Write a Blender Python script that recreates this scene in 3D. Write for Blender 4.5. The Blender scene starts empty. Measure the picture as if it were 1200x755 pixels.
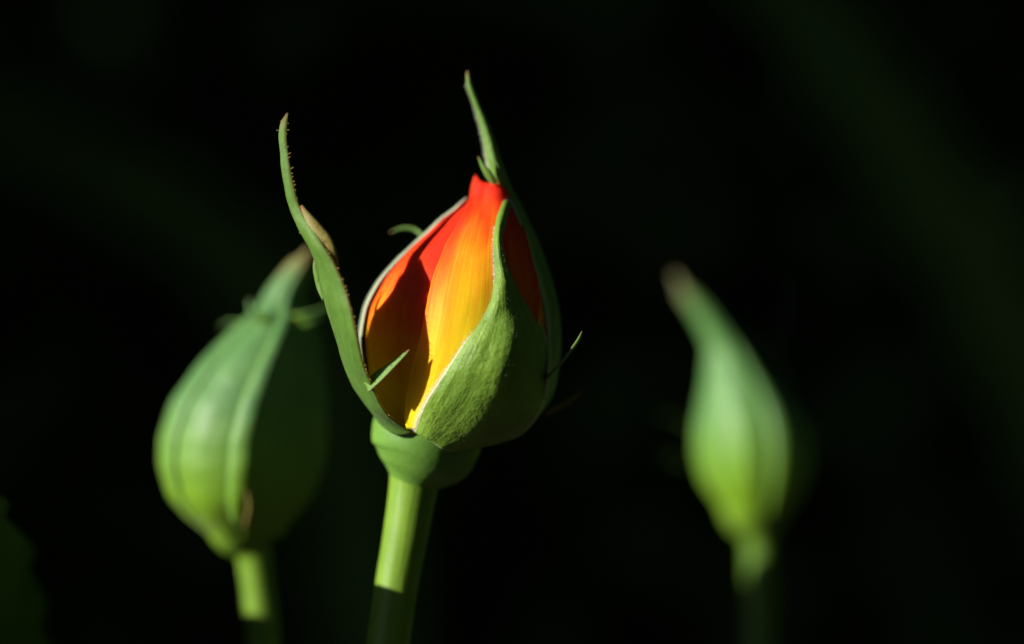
import bpy, math, random
from mathutils import Vector, noise
random.seed(7)
S = bpy.context.scene
COL = S.collection
MM = 0.001
CAMD = 333.0            # camera to the plane of the open bud, mm

# ---------------------------------------------------------------- camera
cam = bpy.data.cameras.new('camera'); camo = bpy.data.objects.new('camera', cam); COL.objects.link(camo)
camo.location = (0, -CAMD*MM, 0); camo.rotation_euler = (math.radians(90), 0, 0)
cam.sensor_width = 36; cam.lens = 100 * CAMD/333.333
cam.clip_start = 0.01; cam.clip_end = 200
cam.dof.use_dof = True; cam.dof.focus_distance = (CAMD-10)*MM; cam.dof.aperture_fstop = 5.3
S.camera = camo

# ---------------------------------------------------------------- sky, sun, exposure
SUN_AZ, SUN_EL = 25, 22      # degrees towards the camera from due left, degrees up
a, e = math.radians(SUN_AZ), math.radians(SUN_EL)
TOSUN = Vector((-math.cos(e)*math.cos(a), -math.cos(e)*math.sin(a), math.sin(e)))
w = bpy.data.worlds.new('World'); S.world = w; w.use_nodes = True
nt = w.node_tree
sky = nt.nodes.new('ShaderNodeTexSky'); sky.sky_type = 'NISHITA'; sky.sun_disc = False
sky.air_density = .4; sky.dust_density = .1; sky.sun_elevation = e; sky.sun_rotation = math.atan2(TOSUN.x, TOSUN.y)
nt.links.new(sky.outputs[0], nt.nodes['Background'].inputs[0]); nt.nodes['Background'].inputs[1].default_value = 0.05
sl = bpy.data.lights.new('sun', 'SUN'); sl.energy = 5; sl.angle = math.radians(0.5); sl.color = (1, .95, .86)
so = bpy.data.objects.new('sun', sl); COL.objects.link(so); so.location = TOSUN*3
so.rotation_euler = TOSUN.to_track_quat('Z', 'Y').to_euler()
S.view_settings.view_transform = 'Standard'; S.view_settings.look = 'None'
S.view_settings.exposure = 1.05; S.view_settings.gamma = 1; S.view_settings.use_curve_mapping = False
S.render.engine = 'CYCLES'
S.cycles.max_bounces = 12; S.cycles.diffuse_bounces = 8; S.cycles.transmission_bounces = 8

# ---------------------------------------------------------------- materials
class NM:
    def __init__(s, name):
        s.m = bpy.data.materials.new(name); s.m.use_nodes = True; s.t = s.m.node_tree
        s.b = s.t.nodes['Principled BSDF']; s.out = s.t.nodes['Material Output']
    def n(s, typ, **kw):
        o = s.t.nodes.new(typ)
        for k, v in kw.items(): setattr(o, k, v)
        return o
    def l(s, a, b): s.t.links.new(a, b)
    def math(s, op, a, b=None, clamp=False):
        o = s.n('ShaderNodeMath', operation=op); o.use_clamp = clamp
        for i, v in enumerate((a, b)):
            if v is None: continue
            if isinstance(v, (int, float)): o.inputs[i].default_value = v
            else: s.l(v, o.inputs[i])
        return o.outputs[0]
    def mix(s, f, a, b):
        o = s.n('ShaderNodeMix', data_type='RGBA')
        for sock, v in ((o.inputs['Factor'], f), (o.inputs['A'], a), (o.inputs['B'], b)):
            if isinstance(v, (int, float)): sock.default_value = v
            elif isinstance(v, tuple): sock.default_value = v if len(v) == 4 else v+(1,)
            else: s.l(v, sock)
        return o.outputs['Result']
    def uv(s):
        u = s.n('ShaderNodeUVMap'); u.uv_map = 'UVMap'; return u.outputs[0]
    def noise(s, vec, scale, detail=3, rough=.5, sx=1, sy=1, sz=1):
        mp = s.n('ShaderNodeMapping'); mp.inputs['Scale'].default_value = (sx, sy, sz); s.l(vec, mp.inputs[0])
        o = s.n('ShaderNodeTexNoise'); o.inputs['Scale'].default_value = scale; o.inputs['Detail'].default_value = detail
        o.inputs['Roughness'].default_value = rough; s.l(mp.outputs[0], o.inputs['Vector']); return o.outputs[0]
    def ramp(s, f, stops):
        o = s.n('ShaderNodeValToRGB'); s.l(f, o.inputs[0]); el = o.color_ramp.elements
        while len(el) < len(stops): el.new(.5)
        for q, (p, c) in zip(el, stops): q.position = p; q.color = c if len(c) == 4 else c+(1,)
        return o.outputs[0]
    def bump(s, h, strength, dist):
        o = s.n('ShaderNodeBump'); o.inputs['Strength'].default_value = strength; o.inputs['Distance'].default_value = dist
        s.l(h, o.inputs['Height']); s.l(o.outputs[0], s.b.inputs['Normal']); return o.outputs[0]
    def translucent(s, col, fac, nrm=None):
        t = s.n('ShaderNodeBsdfTranslucent'); m = s.n('ShaderNodeMixShader')
        if isinstance(col, tuple): t.inputs[0].default_value = col+(1,)
        else: s.l(col, t.inputs[0])
        m.inputs[0].default_value = fac
        s.l(s.b.outputs[0], m.inputs[1]); s.l(t.outputs[0], m.inputs[2]); s.l(m.outputs[0], s.out.inputs[0])

def sepal_mat(name, c1, c2, margin, tip, mwidth=.05, vein=.35, trans=.06, fuzz=.12, base=None, glow=None):
    k = NM(name); uv = k.uv(); sep = k.n('ShaderNodeSeparateXYZ'); k.l(uv, sep.inputs[0]); u, v = sep.outputs[0], sep.outputs[1]
    geo = k.n('ShaderNodeTexCoord').outputs['Object']
    n1 = k.noise(geo, 260, 4, .6); n2 = k.noise(uv, 1, 4, .6, 14, 9, 1); n3 = k.noise(geo, 2600, 3, .7)
    f = k.math('ADD', k.math('MULTIPLY', n1, .6), k.math('MULTIPLY', n2, .5))
    col = k.ramp(f, [(.38, c1), (.72, c2)])
    if base: col = k.mix(k.math('MULTIPLY', k.math('SUBTRACT', .48, v, True), 2.6, True), col, base)
    # a paler midrib and side veins
    ed = k.math('MINIMUM', u, k.math('SUBTRACT', 1, u))
    spk = k.math('GREATER_THAN', k.noise(geo, 1500, 2, .5), .715)
    col = k.mix(k.math('MULTIPLY', spk, .35), col, (.16, .2, .1))
    mm = k.math('SUBTRACT', 1, k.math('DIVIDE', k.math('ADD', ed, k.math('MULTIPLY', k.math('SUBTRACT', n3, .5), mwidth*.9)), mwidth), True)
    col = k.mix(k.math('MULTIPLY', mm, .95, True), col, margin)
    tf = k.math('MULTIPLY', k.math('SUBTRACT', v, .9, True), 9, True)
    col = k.mix(tf, col, tip)
    k.l(col, k.b.inputs['Base Color']); k.b.inputs['Roughness'].default_value = .52
    k.b.inputs['Specular IOR Level'].default_value = .3
    k.b.inputs['Sheen Weight'].default_value = fuzz; k.b.inputs['Sheen Roughness'].default_value = .4
    k.b.inputs['Sheen Tint'].default_value = (.75, .9, .6, 1)
    vn = k.math('ADD', k.math('MULTIPLY', k.noise(geo, 800, 3, .6), .6), k.math('MULTIPLY', k.noise(uv, 1, 3, .5, 30, 9, 1), .45))
    h = k.math('ADD', k.math('MULTIPLY', vn, 1.0), k.math('ADD', k.math('MULTIPLY', n3, .35), k.math('MULTIPLY', k.noise(geo, 900, 2, .5), .7)))
    k.bump(h, vein, .0006); k.translucent(glow or col, trans)
    return k.m

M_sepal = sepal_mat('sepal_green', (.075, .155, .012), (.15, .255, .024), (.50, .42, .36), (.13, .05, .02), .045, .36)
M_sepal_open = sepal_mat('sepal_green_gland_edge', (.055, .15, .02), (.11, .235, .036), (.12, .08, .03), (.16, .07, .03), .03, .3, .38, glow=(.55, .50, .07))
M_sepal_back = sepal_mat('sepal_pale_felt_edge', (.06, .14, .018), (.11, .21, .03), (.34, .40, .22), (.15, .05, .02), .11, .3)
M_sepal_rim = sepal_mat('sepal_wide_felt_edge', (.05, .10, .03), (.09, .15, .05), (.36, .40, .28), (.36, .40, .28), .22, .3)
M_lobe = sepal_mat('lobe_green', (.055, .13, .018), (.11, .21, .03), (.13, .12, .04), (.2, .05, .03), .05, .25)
M_brown = sepal_mat('lobe_olive_brown', (.13, .12, .02), (.20, .16, .035), (.22, .09, .04), (.2, .06, .03), .08, .3)
M_bud = sepal_mat('closed_sepal_green', (.045, .13, .038), (.085, .19, .05), (.10, .21, .04), (.22, .14, .05), .05, .2, .06, .1, (.13, .25, .006))
M_bud2 = sepal_mat('small_bud_green', (.05, .15, .035), (.09, .21, .05), (.10, .22, .045), (.16, .10, .05), .05, .2, .06, .1, (.14, .27, .006))

def petal_mat():
    k = NM('petal_flame'); uv = k.uv(); sep = k.n('ShaderNodeSeparateXYZ'); k.l(uv, sep.inputs[0]); u, v = sep.outputs[0], sep.outputs[1]
    streak = k.noise(uv, 1, 4, .6, 42, 2.2, 1); big = k.noise(uv, 1, 3, .5, 5, 2.5, 1)
    c = k.math('ABSOLUTE', k.math('SUBTRACT', u, .42))
    f = k.math('ADD', v, k.math('ADD', k.math('MULTIPLY', k.math('POWER', c, 1.6), .95), k.math('ADD', k.math('MULTIPLY', k.math('SUBTRACT', streak, .5), .24), k.math('MULTIPLY', k.math('SUBTRACT', big, .5), .45))))
    col = k.ramp(f, [(.22, (.88, .56, .010)), (.40, (.90, .38, .008)), (.55, (.88, .17, .006)), (.68, (.80, .06, .005)), (.86, (.66, .02, .005))])
    k.l(col, k.b.inputs['Base Color']); k.b.inputs['Roughness'].default_value = .6; k.b.inputs['Specular IOR Level'].default_value = .15
    geo = k.n('ShaderNodeTexCoord').outputs['Object']
    h = k.math('ADD', k.math('MULTIPLY', k.noise(uv, 1, 3, .5, 34, 1.6, 1), .7), k.math('MULTIPLY', k.noise(geo, 1800, 2, .5), .25))
    k.b.inputs['Subsurface Weight'].default_value = .7; k.b.inputs['Subsurface Radius'].default_value = (1, .38, .06); k.b.inputs['Subsurface Scale'].default_value = .0016
    k.bump(h, .16, .0004); k.translucent(col, .22)
    return k.m
M_petal = petal_mat()

def stem_mat(name, c1, c2, streak=30):
    k = NM(name); uv = k.uv(); geo = k.n('ShaderNodeTexCoord').outputs['Object']
    f = k.math('ADD', k.math('MULTIPLY', k.noise(uv, 1, 3, .5, streak, 3, 1), .6), k.math('MULTIPLY', k.noise(geo, 200, 4, .6), .5))
    col = k.ramp(f, [(.38, c1), (.72, c2)])
    k.l(col, k.b.inputs['Base Color']); k.b.inputs['Roughness'].default_value = .45; k.b.inputs['Specular IOR Level'].default_value = .35
    k.b.inputs['Subsurface Weight'].default_value = .25; k.b.inputs['Subsurface Radius'].default_value = (.4, .8, .15); k.b.inputs['Subsurface Scale'].default_value = .001
    k.bump(k.math('ADD', k.noise(geo, 1500, 3, .6), k.noise(uv, 1, 2, .5, streak*1.5, 6, 1)), .15, .0003)
    return k.m
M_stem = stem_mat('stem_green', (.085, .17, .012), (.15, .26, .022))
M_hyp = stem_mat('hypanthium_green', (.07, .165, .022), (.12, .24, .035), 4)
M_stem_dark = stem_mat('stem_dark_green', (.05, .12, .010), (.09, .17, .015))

def simple(name, c, rough=.6, trans=0):
    k = NM(name); geo = k.n('ShaderNodeTexCoord').outputs['Object']
    col = k.ramp(k.noise(geo, 60, 4, .6), [(.3, tuple(x*.65 for x in c)), (.75, tuple(x*1.3 for x in c))])
    k.l(col, k.b.inputs['Base Color']); k.b.inputs['Roughness'].default_value = rough; k.b.inputs['Specular IOR Level'].default_value = .2
    if trans: k.translucent(col, trans)
    return k.m
M_hair = simple('white_fuzz', (.62, .62, .55), .5, .3)
M_gland = simple('red_gland', (.24, .15, .05), .5)
M_hairg = simple('green_fuzz', (.3, .4, .2), .5, .3)
M_leaf = simple('rose_leaf', (.045, .085, .012), .5, .14)
M_vein = simple('leaf_vein', (.06, .10, .03), .5)
M_hedge = simple('hedge_leaf', (.03, .065, .012), .8)
M_twig = simple('twig_bark', (.05, .035, .02), .9)
M_soil = simple('soil', (.035, .025, .018), .95)

# ---------------------------------------------------------------- mesh helpers
class Frame:
    """picture units (tenths of a mm at the open bud) -> metres, one uniform scale for each bud"""
    def __init__(s, D): s.D = D; s.k = .1*(CAMD+D)/CAMD
    def w(s, p):
        return Vector(((p[0]-600)*s.k, s.D+(p[2] if len(p) > 2 else 0)*s.k, (377.5-p[1])*s.k))*MM
def cr(p0, p1, p2, p3, t):
    return .5*((2*p1)+(p2-p0)*t+(2*p0-5*p1+4*p2-p3)*t*t+(3*p1-p0-3*p2+p3)*t*t*t)
def spline(pts, n):
    pts = [Vector(p) if not isinstance(p, (int, float)) else p for p in pts]; m = len(pts)-1; out = []
    for i in range(n):
        x = m*i/(n-1); j = min(int(x), m-1); t = x-j
        p1, p2 = pts[j], pts[j+1]
        p0 = pts[j-1] if j > 0 else 2*p1-p2
        p3 = pts[j+2] if j+2 <= m else 2*p2-p1
        out.append(cr(p0, p1, p2, p3, t))
    return out
def resample(rows, nu, nv):
    r1 = [spline(r, nu) for r in rows]
    cols = [spline([r[i] for r in r1], nv) for i in range(nu)]
    return [[cols[i][j] for i in range(nu)] for j in range(nv)]
def link(name, verts, faces, mat, parent=None, uvs=None, smooth=True):
    off = parent_world(parent)
    me = bpy.data.meshes.new(name); me.from_pydata([tuple(v-off) for v in verts], [], faces)
    if uvs:
        ul = me.uv_layers.new(name='UVMap')
        for lp in me.loops: ul.data[lp.index].uv = uvs[lp.vertex_index]
    me.materials.append(mat)
    if smooth: me.polygons.foreach_set('use_smooth', [True]*len(me.polygons))
    me.update()
    o = bpy.data.objects.new(name, me); COL.objects.link(o)
    if parent: o.parent = parent
    return o
def parent_world(p):
    v = Vector((0, 0, 0))
    while p: v += p.location; p = p.parent
    return v
def sheet(name, grid, mat, parent, thick, rough=0.0, seed=0, smooth=True):
    """grid[v][u] of world points -> closed thin blade with its own thickness"""
    nv, nu = len(grid), len(grid[0])
    nrm = [[None]*nu for _ in range(nv)]
    for j in range(nv):
        for i in range(nu):
            a_ = grid[j][min(i+1, nu-1)]-grid[j][max(i-1, 0)]; b_ = grid[min(j+1, nv-1)][i]-grid[max(j-1, 0)][i]
            n = a_.cross(b_); nrm[j][i] = n.normalized() if n.length > 1e-14 else (nrm[j-1][i] if j else Vector((0, -1, 0)))
    wid = [sum((r[i+1]-r[i]).length for i in range(nu-1)) for r in grid]
    V, U, F = [], [], []
    for side in (1, -1):
        for j in range(nv):
            for i in range(nu):
                edge = min(i, nu-1-i)/(nu-1); t = min(thick, .3*wid[j]/MM)*(.35+.65*min(1, edge/.18))*(.5+.5*min(1, (nv-1-j)/3))
                d = 0
                if rough: q = grid[j][i]*320+Vector((seed*7.1, 0, 0)); d = rough*(noise.noise(q)+.5*noise.noise(q*2.3))
                V.append(grid[j][i]+nrm[j][i]*(side*t*.5*MM+d*MM)); U.append((i/(nu-1), j/(nv-1)))
    N = nu*nv
    for j in range(nv-1):
        for i in range(nu-1):
            p = j*nu+i; F.append((p, p+1, p+nu+1, p+nu)); F.append((N+p, N+p+nu, N+p+nu+1, N+p+1))
    for j in range(nv-1):
        for i, fl in ((0, 1), (nu-1, 0)):
            p = j*nu+i; q = (p, p+nu, N+p+nu, N+p); F.append(q if fl else q[::-1])
    for i in range(nu-1):
        for j, fl in ((0, 0), (nv-1, 1)):
            p = j*nu+i; q = (p, p+1, N+p+1, N+p); F.append(q[::-1] if not fl else q)
    return link(name, V, F, mat, parent, U, smooth)
def tube(name, pts, radii, mat, parent, n=20, ns=None, cap=True, flat=1.0):
    """pts world metres, radii metres"""
    ns = ns or len(pts)*6
    c = spline(pts, ns); r = spline([float(x) for x in radii], ns)
    V, U, F = [], [], []
    ref = Vector((0, -1, 0))
    for j in range(ns):
        t = (c[min(j+1, ns-1)]-c[max(j-1, 0)]).normalized()
        x = ref.cross(t).normalized(); y = t.cross(x)
        for i in range(n+1):
            a_ = 2*math.pi*i/n; V.append(c[j]+(x*math.cos(a_)+y*math.sin(a_)*flat)*max(r[j], 1e-6)); U.append((i/n, j/(ns-1)))
    for j in range(ns-1):
        for i in range(n):
            p = j*(n+1)+i; F.append((p, p+1, p+n+2, p+n+1))
    for j in (0, ns-1):
        V.append(c[j]); U.append((.5, j/(ns-1))); k = len(V)-1
        for i in range(n):
            p = j*(n+1)+i; F.append((k, p+1, p) if j == 0 else (k, p, p+1))
    return link(name, V, F, mat, parent, U)
def hairs(name, specs, mat, parent):
    """specs: (root, tip, radius) in metres; thin tapered strands joined"""
    V, F = [], []
    for a_, b_, r in specs:
        t = (b_-a_).normalized(); x = t.orthogonal().normalized(); y = t.cross(x); k = len(V)
        for q in range(3):
            an = q*2.094; V.append(a_+(x*math.cos(an)+y*math.sin(an))*r)
        V.append(b_); F += [(k, k+1, k+3), (k+1, k+2, k+3), (k+2, k, k+3)]
    o = link(name, V, F, mat, parent); o['kind'] = 'stuff'; return o
def beads(name, specs, mat, parent):
    """gland tipped hairs: a short stick with a slightly thicker tip"""
    V, F = [], []
    for a_, b_, r in specs:
        t = (b_-a_).normalized(); x = t.orthogonal().normalized(); y = t.cross(x); k = len(V)
        for c, q in ((a_-t*r*4, 1.1), (mixv(a_, b_, .7), .7), (b_, 1.5), (b_+t*r*1.5, .3)):
            for n in range(4): an = n*math.pi/2; V.append(c+(x*math.cos(an)+y*math.sin(an))*r*q)
        for h in range(3):
            for n in range(4): p = k+h*4; F.append((p+n, p+(n+1) % 4, p+4+(n+1) % 4, p+4+n))
        F.append((k+12, k+13, k+14, k+15))
    o = link(name, V, F, mat, parent); o['kind'] = 'stuff'; return o
def mixv(p, q, t): return p+(q-p)*t
def thing(name, loc, label, cat, group=None):
    o = bpy.data.objects.new(name, None); COL.objects.link(o); o.location = loc; o.empty_display_size = .01
    o['label'] = label; o['category'] = cat
    if group: o['group'] = group
    return o
def rnd(a_, b_): return random.uniform(a_, b_)
def rv(s): return Vector((rnd(-s, s), rnd(-s, s), rnd(-s, s)))

GROUND = -0.32
# ---------------------------------------------------------------- ground
def ground():
    n = 60; V = []; F = []
    for j in range(n+1):
        for i in range(n+1):
            x = (i/n-.5)*60; y = (j/n-.5)*60
            x = math.copysign(abs(x/30)**2.2*30, x); y = math.copysign(abs(y/30)**2.2*30, y)
            V.append(Vector((x, y, GROUND+.012*noise.noise(Vector((x*6, y*6, 0))))))
    for j in range(n):
        for i in range(n):
            p = j*(n+1)+i; F.append((p, p+1, p+n+2, p+n+1))
    o = link('ground', V, F, M_soil); o['kind'] = 'structure'
ground()

# ---------------------------------------------------------------- dark hedge behind; the others are unseen, added to block sun and sky
def hedge(loc, size, count, label, seed):
    rg = random.Random(seed)
    t = thing('hedge', Vector((loc[0], loc[1], GROUND)), label, 'hedge', None)
    V, F = [], []
    for _ in range(count):
        c = Vector((loc[0]+rg.uniform(-.5, .5)*size[0], loc[1]+rg.uniform(-.5, .5)*size[1], GROUND+rg.uniform(0, 1)**.9*size[2]))
        c += Vector((0, 0, .05*noise.noise(c*5)))
        d = Vector((rg.gauss(0, 1), rg.gauss(0, 1), rg.gauss(0, 1))).normalized(); x = d.orthogonal().normalized(); y = d.cross(x)
        L = rg.uniform(.025, .05); W = L*.3; k = len(V)
        V += [c-x*L*.5, c+y*W-x*L*.05+d*W*.2, c+x*L*.5, c-y*W-x*L*.05+d*W*.2]
        F += [(k, k+1, k+2), (k, k+2, k+3)]
    f = link('foliage', V, F, M_hedge, t, smooth=False); f['kind'] = 'stuff'
    for q in range(14):
        x = loc[0]+rg.uniform(-.42, .42)*size[0]; y = loc[1]+rg.uniform(-.35, .35)*size[1]; h = size[2]*rg.uniform(.6, .85)
        tube('branch', [Vector((x, y, GROUND-.02)), Vector((x+rg.uniform(-.04, .04), y, GROUND+h*.5)), Vector((x+rg.uniform(-.1, .1), y+rg.uniform(-.05, .05), GROUND+h))], [.006, .0045, .002], M_twig, t, 7, 10)
    return t
hedge((.15, .95, 0), (1.9, .8, 1.5), 150000, 'dark green hedge in deep shade filling the background behind the three buds', 3)
hedge((.15, -1.15, 0), (2.0, .4, 1.6), 30000, 'unseen dark hedge added behind the camera, facing the three buds, to block the sky', 6)  # out of view behind the camera, added to cut the sky's fill light
hedge((.62, -.05, 0), (.4, 1.3, .95), 20000, 'unseen dark hedge added on the shaded side of the long necked bud to block the sky', 5)  # out of view, added to darken the ambient on the buds' shaded sides
hedge((-.62, .50, 0), (.40, .85, 1.3), 26000, 'unseen dark hedge added to the side to keep the sun off the background hedge', 4)  # out of view, added as a sun blocker for the background hedge

# ================================================================= the open bud
FA = Frame(0)
P = FA.w
rosebud = thing('rose_bud', P((450, 1000, 0)).xy.to_3d()+Vector((0, 0, GROUND)), 'opening rose bud showing yellow to red petals between its spread green sepals', 'rose bud')

BODY = [(203, 572, 14), (218, 576, 23), (235, 577, 27), (260, 565, 50), (290, 555, 73), (325, 545, 95), (360, 539, 108), (400, 537.5, 112), (440, 536, 107), (475, 530, 94), (505, 517, 76), (530, 505, 55)]
def stat(tab, y):
    if y <= tab[0][0]: return tab[0][1], tab[0][2]
    for p, q in zip(tab, tab[1:]):
        if y <= q[0]:
            t = (y-p[0])/(q[0]-p[0]); return p[1]+(q[1]-p[1])*t, p[2]+(q[2]-p[2])*t
    return tab[-1][1], tab[-1][2]
def smooth_stat(tab, y, h=9):
    s = [stat(tab, y+d) for d in (-h, -h/2, 0, h/2, h)]; return sum(q[0] for q in s)/5, sum(q[1] for q in s)/5
def ring(tab, y, phi, off=0):
    cx, r = smooth_stat(tab, y); a_ = math.radians(phi)
    return Vector((cx+(r+off)*math.sin(a_), y, -(r+off)*math.cos(a_)))
def front(tab, x, y, lift=0):
    cx, r = smooth_stat(tab, y); s = max(-.985, min(.985, (x-cx)/max(r, 1e-3)))
    return Vector((x, y, -(r+lift)*math.sqrt(1-s*s)))
def wgrid(fr, rows, nu, nv): return [[fr.w(p) for p in r] for r in resample(rows, nu, nv)]

# stem and hypanthium
tube('stem', [Vector((P((430, 0, 10)).x, P((0, 0, 10)).y, GROUND-.01)), P((425, 2200, 6)), P((432, 1100, 3)), P((443, 850, 0)), P((455, 755, 0)), P((466, 680, 0)), P((475, 630, 0)), P((484, 575, 0)), P((489, 548, 0))],
     [x*.1*MM for x in (28, 27, 26, 25.5, 25.5, 25.5, 26.5, 28.5, 33)], M_stem, rosebud, 32, 120)
tube('hypanthium', [P((483, 578, 0)), P((486, 565, 0)), P((491, 550, 0)), P((496, 534, 0)), P((499, 518, 0)), P((502, 503, 0)), P((506, 488, 0)), P((513, 472, 0))],
     [x*.1*MM for x in (27.5, 30.5, 48.5, 60, 64.5, 65, 62, 48)], M_hyp, rosebud, 40, 60)

# petals
def ring_petal(phi0, phi1, y0, ytop, off, name='petal', top=lambda u: 0, nu=28, nv=40, curl=0):
    rows = []
    for j in range(nv):
        v = j/(nv-1); row = []
        for i in range(nu):
            u = i/(nu-1); y = y0+(ytop+top(u)-y0)*v
            ph = phi0+(phi1-phi0)*u
            row.append(P(ring(BODY, y, ph, off*(1-.5*v)+curl*max(0, v-.85)*6*(abs(2*u-1)))))
        rows.append(row)
    return sheet(name, rows, M_petal, rosebud, .35, .12, phi0)
ring_petal(-178, 42, 505, 236, -3, top=lambda u: 6*(1-math.sin(math.pi*u)))
ring_petal(25, 152, 505, 224, -2.5, top=lambda u: 8*abs(2*u-1))
ring_petal(110, 225, 505, 228, -8, top=lambda u: 8*abs(2*u-1))
ring_petal(-60, 60, 500, 226, -14)
ring_petal(120, 300, 500, 224, -18)
# the front petal with its pointed tip
FP = [(499, 480, 535), (482, 478, 565), (440, 484, 600), (400, 495, 622), (360, 503, 632), (328, 510, 630), (300, 520, 622), (278, 530, 616), (260, 541, 611), (245, 547, 606), (230, 550.5, 600), (219, 552.5, 601), (211, 555, 600), (206, 557, 597)]
rows = []
for y, L, R in FP:
    row = []
    for i in range(7):
        u = i/6; x = L+(R-L)*u
        lift = 9+9*u if y > 250 else 9
        tf = max(0, min(1, (245-y)/34))
        yy = y+(-1.5, 7, 9.5, 10, 11, 15, 23)[i]*tf
        p = front(BODY, x, yy, lift*(1 if y > 230 else .7))
        if y < 265: p.z += (-5, 6, 8, 3, 0, 0, 0)[i]*min(1, (265-y)/20)
        if y < 236: p.z += ((236-y)/30)**1.6*9
        if i == 0 and y < 480: p.z += 4         # margin tucks back onto the petal beneath
        row.append(p)
    rows.append(row)
fp = sheet('petal', wgrid(FA, rows, 40, 64), M_petal, rosebud, .4, .14, 3)
# short white hairs on the petal
hs = []
for _ in range(70):
    x, y = rnd(545, 612), rnd(265, 345)
    if x > 572 and x < 596 and rnd(0, 1) < .6: continue
    p = front(BODY, x, y, 9); d = Vector((rnd(2, 7), -rnd(2, 6), -4))
    hs.append((P(p), P(p+d), .022*MM))
hairs('petal_fuzz', hs, M_hair, fp)

# ---- front sepal, keeled, with its long narrow tip
def mixv(p, q, t): return p+(q-p)*t
S1 = [((489, 503), (526, 523), (578, 520), 6, 12), ((496, 481), (558, 505), (614, 506), 5, 24), ((508, 459), (583, 472), (636, 474), 5, 33), ((524, 435), (596, 432), (644, 440), 5, 37),
      ((546, 402), (602, 395), (641, 402), 5, 36), ((565, 377), (600, 366), (629, 376), 5, 24), ((577.5, 352), (594.5, 346), (613, 349), 6, 22), ((581, 328), (590, 325), (601, 329), 9, 22),
      ((580, 305), (586, 303), (593, 305), 12, 21), ((580, 281), (584.5, 280), (589.5, 281), 13, 20), ((583, 259), (588, 258), (593.5, 260), 12, 18), ((589, 243), (592.5, 242), (597, 243), 10, 14), ((593, 237), (594, 236.5), (595, 237), 9, 10)]
rows = []
for L, K, R, le, lk in S1:
    l, k, r = front(BODY, *L, le+9), front(BODY, *K, lk+9), front(BODY, *R, le)
    if L[1] > 310: r.z = min(r.z, -22)
    m1 = mixv(l, k, .5); m1.z -= 6 if L[1] > 340 else 1
    m0 = mixv(l, k, .2); m0.z -= 4 if L[1] > 340 else .5
    m2 = mixv(k, r, .5); m2.z -= 3; m2.x += 3 if L[1] > 340 else 0
    rows.append([l, m0, m1, k, m2, r])
g1 = wgrid(FA, rows, 44, 84)
s1 = sheet('sepal', g1, M_sepal, rosebud, .55, .13, 1); s1['label'] = 'broad fuzzy front sepal with pale hairy margin'
hs = []
for j in range(0, 66):
    for q in range(16):
        i = 0 if rnd(0, 1) < .8 else 1
        p = mixv(g1[j][i], g1[j+1][i], rnd(0, 1)); d = (g1[j][0]-g1[j][3]).normalized()
        hs.append((p+Vector((0, -.1*MM, 0)), p+(d*rnd(.2, .55)+rv(.25)+Vector((0, -.15, .15)))*MM, .014*MM))
hairs('margin_hairs', hs, M_hair, s1)
hs = []
for _ in range(2600):
    j = random.randrange(2, 60); i = random.randrange(1, 30)
    p = g1[j][i]; n = (g1[j][i+1]-g1[j][i-1]).cross(g1[j+1][i]-g1[j-1][i]).normalized()
    if n.y > 0: n = -n
    p = p+rv(.25)*MM*.7
    hs.append((p+n*.2*MM, p+n*rnd(.3, .5)*MM+rv(.18)*MM, .009*MM))
hairs('surface_fuzz', hs, M_hairg, s1)

# ---- left sepal, bent away from the bud
S2 = [((489, 505, -66), (470, 506, -62), (452, 496, -45), (440, 486, -20)),
      ((472, 495, -76), (452, 489, -62), (438, 478, -50), (432, 470, -10)),
      ((455, 478, -96), (437, 471, -76), (424, 458, -58), (422, 450, -12)),
      ((441, 448, -117), (426, 444, -93), (413, 434, -74), (412, 426, -18)),
      ((433, 424, -131), (418, 418, -115), (405, 408, -81), (404, 400, -33)),
      ((427.5, 398, -148), (412, 393, -126), (398.5, 386, -94), (397, 378, -45)),
      ((422, 370, -156), (405, 364, -136), (391.5, 357, -106.8), (390, 350, -64.6)),
      ((414, 343, -153.4), (399, 338, -137.6), (386.5, 331, -114.4), (385, 326, -89.5)),
      ((404, 319, -150.3), (391, 314, -138.5), (380, 307, -120.3), (379, 303, -101.6)),
      ((391, 296, -146.4), (380, 292, -137.7), (370.5, 288, -117.1), (370, 284, -103.4)),
      ((376, 271, -134.2), (369, 270, -129), (361, 270, -121), (361, 267, -110.5)),
      ((360, 247, -122.1), (356.2, 247, -118.1), (351, 247, -112.1), (352, 245, -103.8)),
      ((352.4, 220, -119.5), (349.4, 221, -116.7), (344.5, 222, -111.8), (346, 221, -105.7)),
      ((347.5, 195, -117.2), (344.5, 196, -114.4), (340, 196, -111.4), (341.5, 196, -106.4)),
      ((344.6, 172, -114.3), (341.6, 172, -112.3), (337.5, 171, -109.2), (339, 171, -106.2)),
      ((345.4, 153, -112.1), (342.8, 153, -111.1), (339, 154, -109.3), (340.5, 154, -107.3)),
      ((346.2, 141, -111.1), (345.5, 140.5, -110.5), (344, 141, -110.1), (345, 141, -109.6))]
g2 = wgrid(FA, [[Vector(p) for p in r] for r in S2], 26, 90)
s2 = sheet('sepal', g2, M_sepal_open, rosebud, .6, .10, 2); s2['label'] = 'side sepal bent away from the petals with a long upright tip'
bs = []
for j in range(8, 86):
    if rnd(0, 1) < .62:
        p = g2[j][0]; d = (g2[j][0]-g2[j][3]).normalized()
        big = 40 < j < 78
        bs.append((p, p+(d*rnd(.12, .3)*(1.9 if big and rnd(0, 1) < .4 else 1)+rv(.12))*MM, .045*MM))
    if rnd(0, 1) < .14 and j > 45:
        p = g2[j][25]; bs.append((p, p+(Vector((-1, 0, 0))*rnd(.25, .5)+rv(.15))*MM, .045*MM))
beads('gland_hairs', bs, M_gland, s2)

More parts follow.
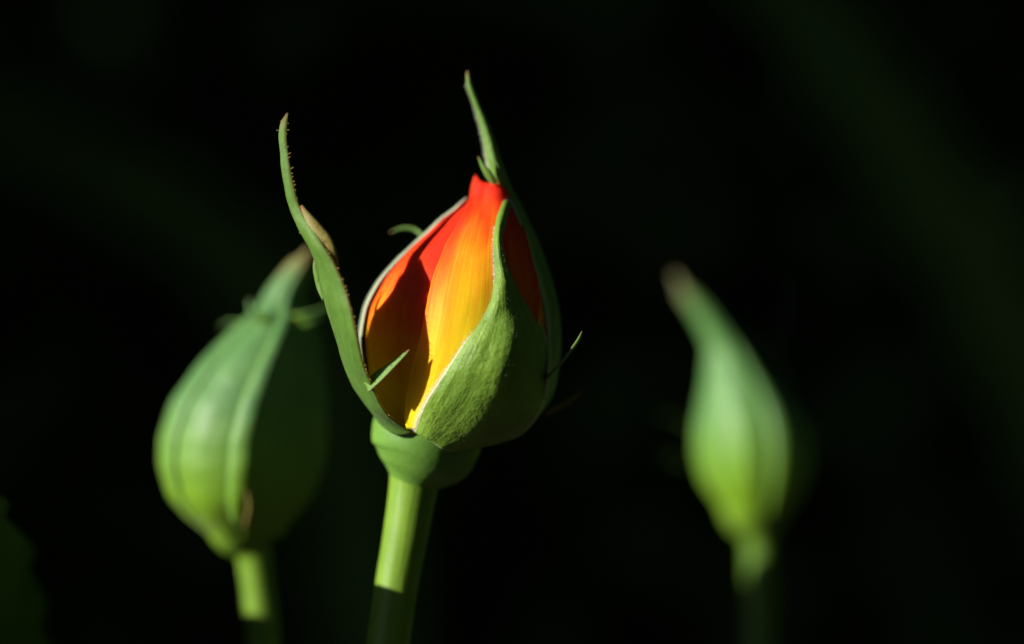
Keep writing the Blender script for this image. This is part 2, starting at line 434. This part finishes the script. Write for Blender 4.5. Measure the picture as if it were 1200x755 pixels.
def lobe(parent, pts, widths, mat=M_lobe, side=(0, -.35, 1), fold=.25, thick=.3, name='lobe'):
    """a narrow leaf-like lobe; pts picture units with depth, widths in picture units"""
    c = spline([P(p) for p in pts], 22); wd = spline([float(x) for x in widths], 22); grid = []
    sv = Vector(side).normalized()
    for j in range(22):
        t = (c[min(j+1, 21)]-c[max(j-1, 0)]).normalized(); x = (sv-t*sv.dot(t)).normalized(); n = t.cross(x)
        grid.append([c[j]+(x*q*.5+n*fold*(abs(q)-.5)*.5)*max(wd[j], .4)*.1*MM for q in (-1, -.6, -.2, .2, .6, 1)])
    return sheet(name, grid, mat, parent, thick, .03, len(pts))
lobe(s2, [(436, 452, -112), (449, 440, -119), (466, 426, -126), (484.5, 408.5, -130)], [15, 16, 9, 1.5], side=(-.41, .62, .62), fold=.4)
lobe(s2, [(404, 318, -140), (393, 297, -141), (382, 278, -137), (362, 246, -122)], [4, 20, 19, 3], M_brown, side=(1, -.2, -.1), fold=.3)
lobe(s2, [(384, 352, -78), (380, 336, -76), (376, 318, -78), (374, 306, -80)], [3, 9, 8, 2], M_lobe, side=(1, -.3, 0), fold=.4)

# ---- right-hand sepal wrapping the back and rising past the tip
S3 = [((598, 510, -34), (612, 506, 5), (600, 503, 45), (560, 500, 70)),
      ((632, 474, -30), (640, 472, 10), (630, 470, 60), (580, 468, 95)),
      ((640, 440, -42), (651, 440, 8), (640, 440, 62), (590, 440, 112)),
      ((641, 400, -46), (655, 400, 6), (645, 400, 62), (592, 400, 114)),
      ((637, 362, -46), (652.5, 360, 5), (640, 360, 60), (590, 360, 110)),
      ((628, 326, -46), (643.5, 325, 4), (630, 325, 52), (585, 325, 97)),
      ((618, 292, -42), (631, 290, 2), (620, 290, 42), (580, 290, 74)),
      ((608, 262, -36), (617, 259, 0), (610, 260, 28), (582, 260, 50)),
      ((597, 238, -28), (606, 236, -2), (602, 236, 15), (584, 236, 28)),
      ((578, 216, -7), (588.5, 215, -19), (595, 214, -11), (590, 213, -1)),
      ((571.5, 195, -7), (581.1, 195, -19), (587, 194, -11), (586, 193, -1)),
      ((568, 174, -7.1), (575.1, 173, -18.6), (579.5, 172, -10.9), (579, 172, -1.2)),
      ((562.5, 149, -7.6), (567.8, 148, -16.4), (571, 147, -10.4), (570, 147, -2.2)),
      ((555.5, 125, -8.1), (558.9, 124.5, -14.1), (561, 124, -9.9), (560.5, 124, -3.2)),
      ((548.5, 105, -8.2), (551.3, 104.5, -13.4), (553, 104, -9.8), (552.5, 104, -3.5)),
      ((546.8, 92, -8.5), (548.8, 92, -12.4), (550, 92, -9.5), (549.5, 92, -3.9)),
      ((547.4, 84, -8.8), (548.1, 84, -10.9), (548.6, 84, -9.2), (548.4, 84, -4.6))]
g3 = wgrid(FA, [[Vector(p) for p in r] for r in S3], 28, 90)
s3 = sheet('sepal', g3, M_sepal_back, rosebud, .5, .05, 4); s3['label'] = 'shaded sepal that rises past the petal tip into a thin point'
hs = []
for j in range(10, 80):
    for q in range(9 if j < 50 else 7):
        p = mixv(g3[j][0], g3[j+1][0], rnd(0, 1)); hs.append((p, p+(Vector((-1, -.3, .4))*rnd(.15, .45)*(1 if j < 50 else .75)+rv(.2))*MM, .013*MM))
for _ in range(160):
    j = random.randrange(50, 70); i = random.randrange(0, 10); p = g3[j][i]+rv(.3)*MM
    hs.append((p+Vector((-.1, -.2, 0))*MM, p+(Vector((-.2, -.5, .3))+rv(.2))*MM, .011*MM))
hairs('margin_hairs', hs, M_hair, s3)
lobe(s3, [(580, 217, -26), (573, 207, -29), (566, 196, -30), (560.5, 185.5, -30)], [7, 9.5, 6, 1], side=(1, -.4, .3), fold=.5)
lobe(s3, [(640, 443, -42), (652, 429, -66), (666, 412, -88), (675, 399, -100), (679.5, 388, -108)], [8, 7, 6, 4.5, 1.2], side=(.6, -.4, .6), fold=.5)
lobe(s3, [(640, 487, 40), (660, 475, 42), (674, 467, 44), (686, 456, 45)], [6, 5, 4, 1], M_brown, side=(.4, -.4, .7), fold=.4)

# ---- back-left sepal: its felted margin shows as a pale rim
rows = []
for j in range(20):
    v = j/19; y = 478+(232-478)*v; row = []
    for i in range(8):
        u = i/7; ph = -75-(92 if v < .8 else 92-(v-.8)*220)*u
        off = .5+4.5*math.sin(min(1, v*1.2)*math.pi)
        if v > .85: off = 3
        row.append(ring(BODY, y, ph, off))
    rows.append(row)
g4 = wgrid(FA, rows, 24, 50)
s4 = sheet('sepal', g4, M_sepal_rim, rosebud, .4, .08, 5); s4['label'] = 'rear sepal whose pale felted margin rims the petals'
hs = []
for j in range(12, 48):
    for q in range(14):
        p = mixv(g4[j][0], g4[j+1][0], rnd(0, 1)); hs.append((p, p+(Vector((-.5, -.5, .5))*rnd(.1, .4)+rv(.2))*MM, .013*MM))
hairs('margin_hairs', hs, M_hair, s4)
lobe(s4, [(494, 276, 40), (484, 268, 45), (470, 266, 48), (455, 271, 50)], [6, 5, 4, 1.5], side=(0, -.4, 1), fold=.4)
# ---- fifth sepal, behind
rows = []
for j in range(16):
    v = j/15; y = 505+(215-505)*v
    rows.append([ring(BODY, y, 128+(96*(1-max(0, v-.6)*1.6))*(i/7-.0)+ (48*max(0, v-.6)*1.6), 8+3*math.sin(v*3.1)) for i in range(8)])
sheet('sepal', wgrid(FA, rows, 20, 40), M_sepal, rosebud, .5, .1, 6)

# ================================================================= closed buds
def closed_bud(fr, tab, root, mat, parts, ybase, nv=90, keel=7, slim=12, shift=2):
    """parts: (phi0, phi1, offset, edge0, edge1, ytip shift, twist)"""
    out = []
    tab = [(y, cx+shift*min(1, r/50), max(r-slim*max(0, min(1, (r-32)/38)), 2.5)) for y, cx, r in tab]
    ytop = tab[0][0]
    for n, (p0, p1, off, e0, e1, dy, tw) in enumerate(parts):
        rows = []
        for j in range(nv):
            v = j/(nv-1); y = ybase+(ytop+dy-ybase)*v; row = []
            cx, r = smooth_stat(tab, y, 7)
            for i in range(15):
                u = i/14; ph = p0+(p1-p0)*u+tw*v*v
                bulge = 3.2*math.sin(math.pi*u)+(1.2*math.exp(-((u-.5)/.06)**2))
                ed = e0*max(0, 1-u/.18)+e1*max(0, 1-(1-u)/.18)
                if n == 1: bulge = keel*math.exp(-((u-.14)/.07)**2)-keel*.5*math.exp(-((u-.5)/.2)**2)
                o = (off+bulge+ed)*min(1, r/60)*min(1, .3+v*4)
                q = ring(tab, y, ph, 0); c2, r2 = smooth_stat(tab, y, 7)
                a_ = math.radians(ph); row.append(fr.w((c2+(r2+o)*math.sin(a_), y, -(r2+o)*math.cos(a_))))
            rows.append(row)
        out.append(sheet('sepal', rows, mat, root, .55, .10, n+10))
    return out
FB = Frame(26)
LB = [(287, 367, 3), (300, 358, 9), (318, 347, 14), (335, 337, 18), (350, 331, 20), (362, 329, 25), (373, 328, 35), (386, 322, 49), (402, 316, 62), (430, 305, 80), (470, 292, 96), (510, 285, 103), (545, 283, 102), (585, 281, 88), (605, 281, 70), (622, 286, 46), (632, 289, 36)]
leftbud = thing('rose_bud', Vector((FB.w((315, 0)).x, FB.w((0, 0)).y, GROUND)), 'plump closed green bud with lit yellow green sepals, behind the opening bud', 'rose bud')
B = FB.w
tube('stem', [Vector((B((330, 0)).x, B((0, 0, 10)).y, GROUND-.01)), B((332, 2000, 6)), B((325, 1100, 2)), B((314, 850, 0)), B((309, 755, 0)), B((304, 700, 0)), B((298, 655, 0)), B((294, 640, 0))],
     [x*FB.k*MM for x in (23, 21, 20, 19, 19, 19, 20, 23)], M_stem, leftbud, 28, 110)
tube('hypanthium', [B((298, 655)), B((295, 645)), B((290, 632)), B((286, 618)), B((284, 604))], [x*FB.k*MM for x in (19.5, 23, 35, 42, 40)], M_stem, leftbud, 32, 40)
sl_ = closed_bud(FB, LB, leftbud, M_bud, [(-62, 12, 0, -7, -16, 4, 14), (-6, 78, 2, 4, 0, 12, 14), (70, 150, 1, 0, 0, 22, 10), (140, 222, 0, 0, 0, 30, 10), (-146, -52, 3, 0, 2, 16, 14)], 628)
sl_[0]['label'] = 'sunlit sepal of the closed bud'
PB = P
def P(p): return B(p)
lobe(sl_[1], [(345, 378, -30), (362, 374, -34), (380, 366, -34), (396, 352, -32)], [22, 20, 12, 2], M_bud, side=(0, -.5, 1), fold=.3)
lobe(sl_[0], [(318, 380, -40), (306, 373, -44), (298, 362, -46), (296, 352, -46)], [20, 14, 8, 2], M_bud, side=(.6, -.5, .5), fold=.3)
lobe(sl_[4], [(290, 384, -10), (278, 378, -10), (268, 378, -8), (258, 384, -6)], [8, 5, 4, 2], M_bud, side=(.2, -.5, .8), fold=.3)
lobe(sl_[1], [(296, 612, -92), (300, 598, -106), (302, 584, -112), (300, 570, -114)], [4, 5, 4, 2], M_brown, side=(1, -.3, 0), fold=.3)
hs = []
for _ in range(150):
    y = rnd(650, 900); a_ = rnd(-3.14, 0); x = 300+(y-655)*.085; r = 19
    p = Vector((x+r*math.cos(a_), y, r*math.sin(a_))); hs.append((P(p), P(p+Vector((math.cos(a_), 0, math.sin(a_)))*rnd(3, 8)), .03*MM))
hairs('stem_bristles', hs, M_hairg, leftbud)

FC = Frame(66)
C = FC.w
RB = [(322, 790, 4), (335, 797, 8), (350, 810, 11), (365, 821, 12.5), (380, 832, 13.5), (395, 841, 15.5), (410, 850, 19), (430, 856, 28), (455, 864, 42), (480, 871, 58), (505, 875, 69), (535, 878, 71), (560, 879, 64), (585, 881, 47), (602, 882, 33), (616, 884, 24)]
rightbud = thing('rose_bud', Vector((C((900, 0)).x, C((0, 0)).y, GROUND)), 'small blurred closed green bud with a long crooked neck, standing apart on its own stem', 'rose bud')
tube('stem', [Vector((C((905, 0)).x, C((0, 0, 10)).y, GROUND-.01)), C((900, 1700, 4)), C((893, 1000, 0)), C((891, 755, 0)), C((891, 690, 0)), C((890, 640, 0)), C((888, 618, 0))],
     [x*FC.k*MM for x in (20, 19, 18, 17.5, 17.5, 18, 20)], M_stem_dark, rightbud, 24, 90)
tube('hypanthium', [C((889, 634)), C((888, 622)), C((884, 608)), C((881, 592)), C((880, 578))], [x*FC.k*MM for x in (18, 24, 32, 36, 32)], M_stem, rightbud, 28, 40)
sr_ = closed_bud(FC, RB, rightbud, M_bud2, [(-58, 24, 0, 0, -6, 0, 20), (10, 94, 3, 3, 0, 14, 20), (82, 160, 1, 0, 0, 26, 10), (150, 230, 0, 0, 0, 30, 10), (-140, -48, 2, 0, 2, 20, 20)], 612, slim=10, shift=7)
def P(p): return C(p)
lobe(sr_[1], [(930, 545, 40), (955, 528, 46), (970, 503, 48), (978, 472, 48)], [12, 14, 12, 4], M_lobe, side=(.8, -.5, .2), fold=.3)
lobe(sr_[4], [(812, 505, 10), (800, 496, 12), (788, 490, 8), (772, 486, 12)], [6, 5, 4, 2], M_leaf, side=(.1, -1, .2), fold=.3)
lobe(sr_[4], [(812, 545, 10), (800, 545, 10), (790, 540, 10), (780, 530, 10)], [6, 5, 4, 2], M_leaf, side=(.1, -1, .2), fold=.3)
P = PB

# ================================================================= rose leaves low beside the buds; their shade falls on the stems
def rose_leaf(base, tip, nrm, width, label, root_z=None, serr=11):
    base, tip, nrm = Vector(base)*MM, Vector(tip)*MM, Vector(nrm).normalized()
    ax = tip-base; L = ax.length; t = ax.normalized(); nrm = (nrm-t*nrm.dot(t)).normalized(); x = t.cross(nrm)
    o = thing('rose_leaf', Vector((base.x, base.y, GROUND)), label, 'leaf')
    nv, nu = 90, 23; grid = []
    for j in range(nv):
        v = j/(nv-1); wv = width*.5*MM*(math.sin(math.pi*v**.8)**.8 if 0 < v < 1 else 0)
        saw = (v*serr) % 1
        row = []
        for i in range(nu):
            q = 2*i/(nu-1)-1; ww = wv*(1-.07*saw*(abs(q)**6))
            row.append(base+t*(L*v)+x*(q*ww)+nrm*(abs(q)**1.5*wv*.22-L*.10*v*v+.5*MM*math.sin(v*26+abs(q)*-6)*abs(q)))
        grid.append(row)
    b = sheet('blade', grid, M_leaf, o, .35, .1, L)
    tube('midrib', [base, base+t*L*.5-nrm*(L*.025+.0002), base+t*L*.97-nrm*L*.094], [.0009, .0006, .0002], M_vein, o, 8, 20)
    mid = Vector((base.x*1.0-.004, base.y, (base.z+GROUND)/2))
    tube('petiole', [Vector((base.x-.012, base.y, GROUND-.01)), mid, base], [.0016, .0013, .001], M_stem_dark, o, 10, 30)
    return o
rose_leaf((-64.5, 22, -115.5), (-75.5, -31, -6.5), (-.9, .3, .25), 92, 'dark shaded rose leaf whose rounded edge rises beside the plump closed bud')

# ---- strap leaves far behind, hardly visible in the shade
M_strap = simple('strap_leaf_green', (.05, .10, .015), .8)
def strap(pts, width, label):
    o = thing('strap_leaf', Vector(pts[0])*MM, label, 'leaf')
    c = spline([Vector(p)*MM for p in pts], 50); grid = []
    for j in range(50):
        t = (c[min(j+1, 49)]-c[max(j-1, 0)]).normalized(); x = Vector((0, -1, 0)).cross(t).normalized()
        wv = width*MM*(1-(j/49)**3)*.5+.0003
        grid.append([c[j]+x*q*wv+Vector((0, 1, 0))*(-abs(q)*wv*.35) for q in (-1, -.5, 0, .5, 1)])
    sheet('blade', grid, M_strap, o, .5)
strap([(230, 480, -325), (190, 480, -120), (146, 480, -8), (80, 480, 92), (0, 480, 170)], 30, 'faint strap leaf leaning in the shade beyond the long necked bud')
strap([(-20, 500, -325), (-45, 500, -60), (-76, 500, 14), (-150, 500, 56), (-240, 500, 70)], 26, 'faint strap leaf bending away in the shade beyond the plump bud')
